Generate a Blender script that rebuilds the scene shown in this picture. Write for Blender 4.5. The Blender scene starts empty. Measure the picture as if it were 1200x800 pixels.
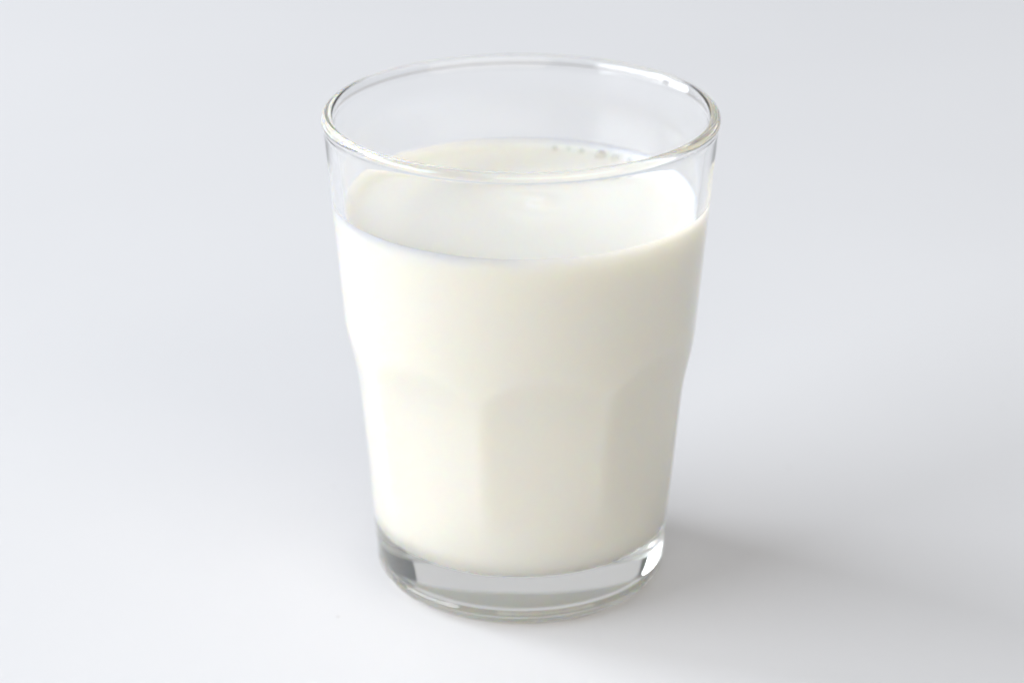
import bpy, bmesh, math, random
from mathutils import Vector, noise

random.seed(7)
sc = bpy.context.scene
col = sc.collection
R = math.radians
MM = 0.001

# ------------------------------------------------------------------ camera
cam_d = bpy.data.cameras.new('camera')
cam = bpy.data.objects.new('camera', cam_d)
col.objects.link(cam)
cam.location = (-1.9 * MM, -500 * MM, 265.8 * MM)
cam.rotation_euler = (R(90 - 22.97), 0, 0)
cam_d.sensor_width = 36
cam_d.lens = 87.07
cam_d.clip_start = 0.01
cam_d.clip_end = 50
cam_d.dof.use_dof = True
cam_d.dof.focus_distance = 0.505
cam_d.dof.aperture_fstop = 9
sc.camera = cam

# ------------------------------------------------------------------ world (dim room) and lamps
world = bpy.data.worlds.new('World')
sc.world = world
world.use_nodes = True
bg = world.node_tree.nodes['Background']
bg.inputs['Color'].default_value = (0.92, 0.96, 1.0, 1)
bg.inputs['Strength'].default_value = 0.12


def area(name, loc, target, sx, sy, power, color):
    d = bpy.data.lights.new(name, 'AREA')
    d.shape = 'RECTANGLE'
    d.size, d.size_y = sx, sy
    d.energy = power
    d.color = color
    o = bpy.data.objects.new(name, d)
    col.objects.link(o)
    o.location = loc
    o.rotation_euler = (Vector(target) - Vector(loc)).to_track_quat('-Z', 'Y').to_euler()
    return o


def polar(az, el, dist):
    """az: degrees to the left of straight back (+Y)"""
    a, e = R(az), R(el)
    return (-math.sin(a) * math.cos(e) * dist, math.cos(a) * math.cos(e) * dist, math.sin(e) * dist)


area('window_light', polar(66, 32, 4.0), (0, 0, 0.05), 1.4, 2.0, 98, (0.945, 0.968, 1.0))
area('side_fill_light', polar(106, 22, 2.9), (0, 0, 0.05), 2.5, 1.4, 88, (0.945, 0.968, 1.0))  # unseen second panel, added to brighten the left side of the milk
area('overhead_fill_light', (0.7, -0.9, 1.8), (0.7, -0.9, 0), 2.8, 2.8, 18, (0.985, 0.985, 1.0))  # broad overhead panel added as ambient fill, out of view
area('back_fill_light', (-0.4, 2.5, 1.15), (-0.4, 0, 0.95), 4.6, 2.2, 15, (1.0, 0.965, 0.975))  # added panel standing in for a pale wall, greys the glass base
area('front_fill_light', (0.8, -2.1, 1.1), (0, 0, 0.1), 3.6, 1.8, 32, (1.0, 0.925, 0.79))  # warm fill added behind the camera, lifts the milk's shaded front

vs = sc.view_settings
vs.view_transform = 'Standard'
vs.look = 'None'
vs.exposure = 0.03
vs.gamma = 1
vs.use_curve_mapping = False
sc.render.engine = 'CYCLES'
cy = sc.cycles
cy.use_denoising = True
cy.denoiser = 'OPENIMAGEDENOISE'
cy.max_bounces = 28
cy.diffuse_bounces = 8
cy.glossy_bounces = 12
cy.transmission_bounces = 24
cy.transparent_max_bounces = 16
cy.volume_bounces = 2
cy.caustics_reflective = True
cy.caustics_refractive = True
cy.sample_clamp_indirect = 60
cy.blur_glossy = 0.3


# ------------------------------------------------------------------ materials
def new_mat(name):
    m = bpy.data.materials.new(name)
    m.use_nodes = True
    nt = m.node_tree
    return m, nt, nt.nodes['Principled BSDF'], nt.nodes['Material Output']


def node(nt, kind, **inp):
    n = nt.nodes.new(kind)
    for k, v in inp.items():
        n.inputs[k.replace('_', ' ')].default_value = v
    return n


def mat_table():
    m, nt, p, out = new_mat('white_laminate')
    tc = nt.nodes.new('ShaderNodeTexCoord')
    n1 = node(nt, 'ShaderNodeTexNoise', Scale=6.0, Detail=4.0)
    n2 = node(nt, 'ShaderNodeTexNoise', Scale=900.0, Detail=2.0)
    n3 = nt.nodes.new('ShaderNodeTexVoronoi')
    n3.voronoi_dimensions = '2D'
    n3.inputs['Scale'].default_value = 13.0
    for n in (n1, n2, n3):
        nt.links.new(tc.outputs['Object'], n.inputs['Vector'])
    ramp = nt.nodes.new('ShaderNodeValToRGB')
    ramp.color_ramp.elements[0].position = 0.3
    ramp.color_ramp.elements[0].color = (0.685, 0.697, 0.723, 1)
    ramp.color_ramp.elements[1].position = 0.7
    ramp.color_ramp.elements[1].color = (0.705, 0.717, 0.743, 1)
    nt.links.new(n1.outputs['Fac'], ramp.inputs['Fac'])
    # very rare tiny dust specks
    sp = nt.nodes.new('ShaderNodeValToRGB')
    sp.color_ramp.elements[0].position = 0.0025
    sp.color_ramp.elements[0].color = (0.80, 0.79, 0.78, 1)
    sp.color_ramp.elements[1].position = 0.006
    sp.color_ramp.elements[1].color = (1, 1, 1, 1)
    nt.links.new(n3.outputs['Distance'], sp.inputs['Fac'])
    mx = nt.nodes.new('ShaderNodeMix')
    mx.data_type = 'RGBA'
    mx.blend_type = 'MULTIPLY'
    mx.inputs['Factor'].default_value = 1
    nt.links.new(ramp.outputs['Color'], mx.inputs['A'])
    nt.links.new(sp.outputs['Color'], mx.inputs['B'])
    nt.links.new(mx.outputs['Result'], p.inputs['Base Color'])
    b = node(nt, 'ShaderNodeBump', Strength=0.05, Distance=0.0004)
    nt.links.new(n2.outputs['Fac'], b.inputs['Height'])
    nt.links.new(b.outputs['Normal'], p.inputs['Normal'])
    p.inputs['Roughness'].default_value = 0.55
    p.inputs['Specular IOR Level'].default_value = 0.35
    return m


def mat_glass():
    m, nt, p, out = new_mat('clear_glass')
    p.inputs['Base Color'].default_value = (1, 1, 1, 1)
    p.inputs['Transmission Weight'].default_value = 1
    p.inputs['Roughness'].default_value = 0.0
    p.inputs['IOR'].default_value = 1.51
    va = node(nt, 'ShaderNodeVolumeAbsorption', Density=1.8)
    va.inputs['Color'].default_value = (0.62, 0.86, 0.74, 1)
    nt.links.new(va.outputs['Volume'], out.inputs['Volume'])
    tc = nt.nodes.new('ShaderNodeTexCoord')
    mp = node(nt, 'ShaderNodeMapping')
    mp.inputs['Scale'].default_value = (1, 1, 2.0)
    n = node(nt, 'ShaderNodeTexNoise', Scale=70.0, Detail=1.0)
    nt.links.new(tc.outputs['Object'], mp.inputs['Vector'])
    nt.links.new(mp.outputs['Vector'], n.inputs['Vector'])
    b = node(nt, 'ShaderNodeBump', Strength=0.025, Distance=0.001)
    nt.links.new(n.outputs['Fac'], b.inputs['Height'])
    nt.links.new(b.outputs['Normal'], p.inputs['Normal'])
    return m


def mat_milk():
    m, nt, p, out = new_mat('whole_milk')
    p.inputs['Base Color'].default_value = (0.997, 0.924, 0.85, 1)
    p.subsurface_method = 'RANDOM_WALK'
    p.inputs['Subsurface Weight'].default_value = 1
    p.inputs['Subsurface Radius'].default_value = (1.0, 0.8, 0.5)
    p.inputs['Subsurface Scale'].default_value = 0.0045
    p.inputs['Roughness'].default_value = 0.33
    p.inputs['IOR'].default_value = 1.35
    return m


def mat_bubble():
    m, nt, p, out = new_mat('bubble_film')
    p.inputs['Base Color'].default_value = (0.92, 0.915, 0.90, 1)
    p.inputs['Transmission Weight'].default_value = 1
    p.inputs['Roughness'].default_value = 0.03
    p.inputs['IOR'].default_value = 1.34
    return m


M_TABLE, M_GLASS, M_MILK, M_BUBBLE = mat_table(), mat_glass(), mat_milk(), mat_bubble()


def link(name, bm, mat, parent=None, smooth=True):
    me = bpy.data.meshes.new(name)
    bm.normal_update()
    bm.to_mesh(me)
    bm.free()
    me.materials.append(mat)
    if smooth:
        for f in me.polygons:
            f.use_smooth = True
    o = bpy.data.objects.new(name, me)
    col.objects.link(o)
    if parent:
        o.parent = parent
    return o


# ------------------------------------------------------------------ table
bm = bmesh.new()
bmesh.ops.create_cube(bm, size=1.0)
bmesh.ops.scale(bm, vec=(3.0, 3.2, 0.03), verts=bm.verts)
bmesh.ops.translate(bm, vec=(0, 0.7, -0.015), verts=bm.verts)
bmesh.ops.bevel(bm, geom=bm.edges[:], offset=0.003, segments=3, affect='EDGES')
table = link('tabletop', bm, M_TABLE, smooth=False)
table['kind'] = 'structure'
table['label'] = 'plain white matte tabletop under the glass of milk'
table['category'] = 'tabletop'


# ------------------------------------------------------------------ glass
def lerp_table(tab, z):
    if z <= tab[0][0]:
        return tab[0][1]
    for (z0, r0), (z1, r1) in zip(tab, tab[1:]):
        if z <= z1:
            t = (z - z0) / (z1 - z0)
            return r0 + (r1 - r0) * t
    return tab[-1][1]


def sstep(a, b, x):
    t = min(1, max(0, (x - a) / (b - a)))
    return t * t * (3 - 2 * t)


def smin(a, b, k):
    h = max(k - abs(a - b), 0) / k
    return min(a, b) - h * h * k * 0.25


FAC = 8
RIDGE0 = -15.0        # degrees to the right of the camera-facing direction


def facet_shape(th, w=0.05):
    """0 on a ridge between two panels, 1 in the middle of a panel; th in degrees"""
    u = abs(((th - RIDGE0) % 45.0) - 22.5) / 22.5
    u = min(1.0, u)
    u = 1 - (math.sqrt((1 - u) ** 2 + w * w) - w * (1 - (1 - u)))     # slightly rounded ridge
    return 1 - u ** 2.5


def r_upper(z):
    return 38.28 + (z - 60.5) * 0.0783


def r_low(z):
    return 32.15 + (z - 3.1) * 0.0845


def r_outer(z, th):
    amp = 0.016 * sstep(12, 26, z)
    p = r_low(z) * (1 + 0.007 * sstep(12, 26, z) - amp * facet_shape(th))
    x = (z - 47.5) / 1.4
    p += 0.125 * 1.4 * (math.log(1 + math.exp(x)) if x < 30 else x)
    return smin(r_upper(z), p, 0.14)


WALL = [(8, 3.2), (20, 2.9), (50, 2.5), (66, 2.3), (86, 2.4), (101, 2.25), (106, 2.2)]


def r_inner(z, th):
    # the mould leaves softened panels on the inside too
    amp = 0.050 * sstep(18, 32, z)
    p = r_low(z) * (1 + 0.016 * sstep(18, 32, z) - amp * facet_shape(th, 0.12))
    x = (z - 52.8) / 0.9
    p += 0.33 * 0.9 * (math.log(1 + math.exp(x)) if x < 30 else x)
    return smin(r_upper(z), p, 0.25) - lerp_table(WALL, z)


FLOOR = 11.0
FIL = 7.0
SEG = 320
prof = []   # list of functions th -> (r, z)


def const(r, z):
    return lambda th: (r, z)


# underside: shallow punt, contact ring, rounded foot corner
under = [(4, 1.25), (10, 1.22), (16, 1.1), (20, 0.95), (22.2, 0.75), (23.2, 0.42), (24.0, 0.14), (24.9, 0.02), (25.6, 0.0), (26.4, 0.03)]
for r, z in under:
    prof.append(const(r, z))
cx, cz, cr = 27.5, 4.6, 4.6
for k_ in range(1, 40):
    k = k_ * 13 / 40
    a = R(-90 + 90 * k / 13)
    e = 0.34 * math.sin(R(k * 180 / 2.3))          # faint moulded heel rings
    prof.append(const(cx - 0.1 + (4.72 + e) * math.cos(a), cz + (cr + e * min(1, k / 4)) * math.sin(a)))
z = 5.0
zs = []
while z < 104.6:
    zs.append(z)
    z += 0.8 if (z < 44 or z > 68) else 0.45
for z in zs:
    prof.append(lambda th, z=z: (r_outer(z, th), z))
# rounded lip, a little thicker than the wall
lip_c, lip_r = (40.86, 105.65), 1.25
for k in range(0, 21):
    a = R(-38 + (38 + 205) * k / 20)
    prof.append(const(lip_c[0] + lip_r * math.cos(a), lip_c[1] + 1.08 * lip_r * math.sin(a)))
z = 104.6
while z > FLOOR + FIL + 0.3:
    prof.append(lambda th, z=z: (r_inner(z, th), z))
    z -= 1.0
rb = r_inner(FLOOR + FIL, 0)
for k in range(0, 15):
    a = R(90 * k / 14)
    prof.append(const(rb - FIL + FIL * math.cos(a), FLOOR + FIL - FIL * math.sin(a)))
for r in (18, 12, 6):
    prof.append(const(r, FLOOR - 0.15 * (1 - r / 22)))


def revolve(prof, seg, cap0, cap1):
    bm = bmesh.new()
    rings = []
    for fn in prof:
        ring = []
        for s in range(seg):
            th = 360.0 * s / seg
            r, z = fn(th)
            # th = 0 faces the camera (-Y), grows to the right (+X)
            ring.append(bm.verts.new((r * math.sin(R(th)) * MM, -r * math.cos(R(th)) * MM, z * MM)))
        rings.append(ring)
    for a, b in zip(rings, rings[1:]):
        for s in range(seg):
            t = (s + 1) % seg
            bm.faces.new((a[s], a[t], b[t], b[s]))
    for ring, zc, flip in ((rings[0], cap0, True), (rings[-1], cap1, False)):
        c = bm.verts.new((0, 0, zc * MM))
        for s in range(seg):
            t = (s + 1) % seg
            bm.faces.new((ring[t], ring[s], c) if flip else (ring[s], ring[t], c))
    bmesh.ops.recalc_face_normals(bm, faces=bm.faces)
    return bm


glass = link('drinking_glass', revolve(prof, SEG, 1.26, FLOOR - 0.15), M_GLASS)
glass['label'] = 'clear glass tumbler with arched lower panels and thick base, filled with milk'
glass['category'] = 'glass'

# ------------------------------------------------------------------ milk
OV = 0.18            # the milk wets the wall: it reaches a hair into the glass surface
LEVEL, MEN, CAP = 85.8, 2.4, 1.3
mp_ = []
for r in (5, 11, 17):
    mp_.append(const(r, FLOOR - OV - 0.15 * (1 - r / 22)))
for k in range(14, -1, -1):
    a = R(90 * k / 14)
    mp_.append(const(rb - FIL + (FIL + OV) * math.cos(a), FLOOR + FIL - (FIL + OV) * math.sin(a)))
z = FLOOR + FIL + 0.8
while z < LEVEL + MEN - 0.4:
    mp_.append(lambda th, z=z: (r_inner(z, th) + OV, z))
    z += 1.0
RT = r_inner(LEVEL + MEN, 0)
mp_.append(const(RT + OV, LEVEL + MEN - 0.12))
mp_.append(const(RT + OV, LEVEL + MEN))


def surf(r, th):
    z = LEVEL + MEN * math.exp(-max(0, RT - r) / CAP)
    x, y = r * math.sin(R(th)), -r * math.cos(R(th))
    # faint leftover swirl from pouring
    dx, dy = x - 3.0, y - 1.0
    q = math.hypot(dx, dy)
    ang = math.atan2(dy, dx)
    z += 0.14 * math.exp(-(q / 9.0) ** 2) * sstep(0, 2.5, q) * math.sin(q * 0.62 - 1.0 * ang + 0.6)
    z += 0.10 * noise.noise(Vector((x * 0.07, y * 0.07, 3.1))) * sstep(0, 6, RT - r)
    return z


steps = [0.0, 0.25, 0.5, 0.8, 1.1, 1.5, 2.0, 2.6, 3.3, 4.2, 5.2, 6.4]
rr = RT - 6.4
while rr > 2.0:
    rr -= 0.8
    steps.append(RT - rr)
for s_ in steps:
    mp_.append(lambda th, r=RT - s_: (r, surf(r, th)))
milk = link('milk', revolve(mp_, 256, FLOOR - OV - 0.15, surf(0, 0)), M_MILK)
milk['label'] = 'creamy white milk filling the glass tumbler'
milk['category'] = 'milk'

# bubbles clinging to the wall at the milk's edge
def bubble(r_in, th, rad):
    bm = bmesh.new()
    for f, flip in ((1.0, False), (0.93, True)):
        g = bmesh.ops.create_icosphere(bm, subdivisions=3, radius=rad * f * MM)
        if flip:
            fs = {f_ for v in g['verts'] for f_ in v.link_faces}
            bmesh.ops.reverse_faces(bm, faces=list(fs))
    o = bpy.data.objects.new('bubble', None)
    me = bpy.data.meshes.new('bubble')
    bm.to_mesh(me)
    bm.free()
    me.materials.append(M_BUBBLE)
    for f in me.polygons:
        f.use_smooth = True
    o = bpy.data.objects.new('bubble', me)
    col.objects.link(o)
    o.parent = milk
    z = surf(r_in, th) + rad * 0.35
    o.location = (r_in * math.sin(R(th)) * MM, -r_in * math.cos(R(th)) * MM, z * MM)
    return o


for th, off, rad in ((167.5, 2.0, 0.55), (162.5, 1.8, 0.4), (157.5, 2.1, 0.6), (149.5, 2.5, 1.15), (143.5, 2.4, 0.85),
                     (137.5, 2.0, 0.6), (128, 1.7, 0.4), (112, 1.5, 0.45), (107, 1.6, 0.3),
                     (-7, 0.9, 0.4), (-4, 0.85, 0.6), (-1.5, 0.9, 0.4)):
    bubble(RT - off, th, rad)
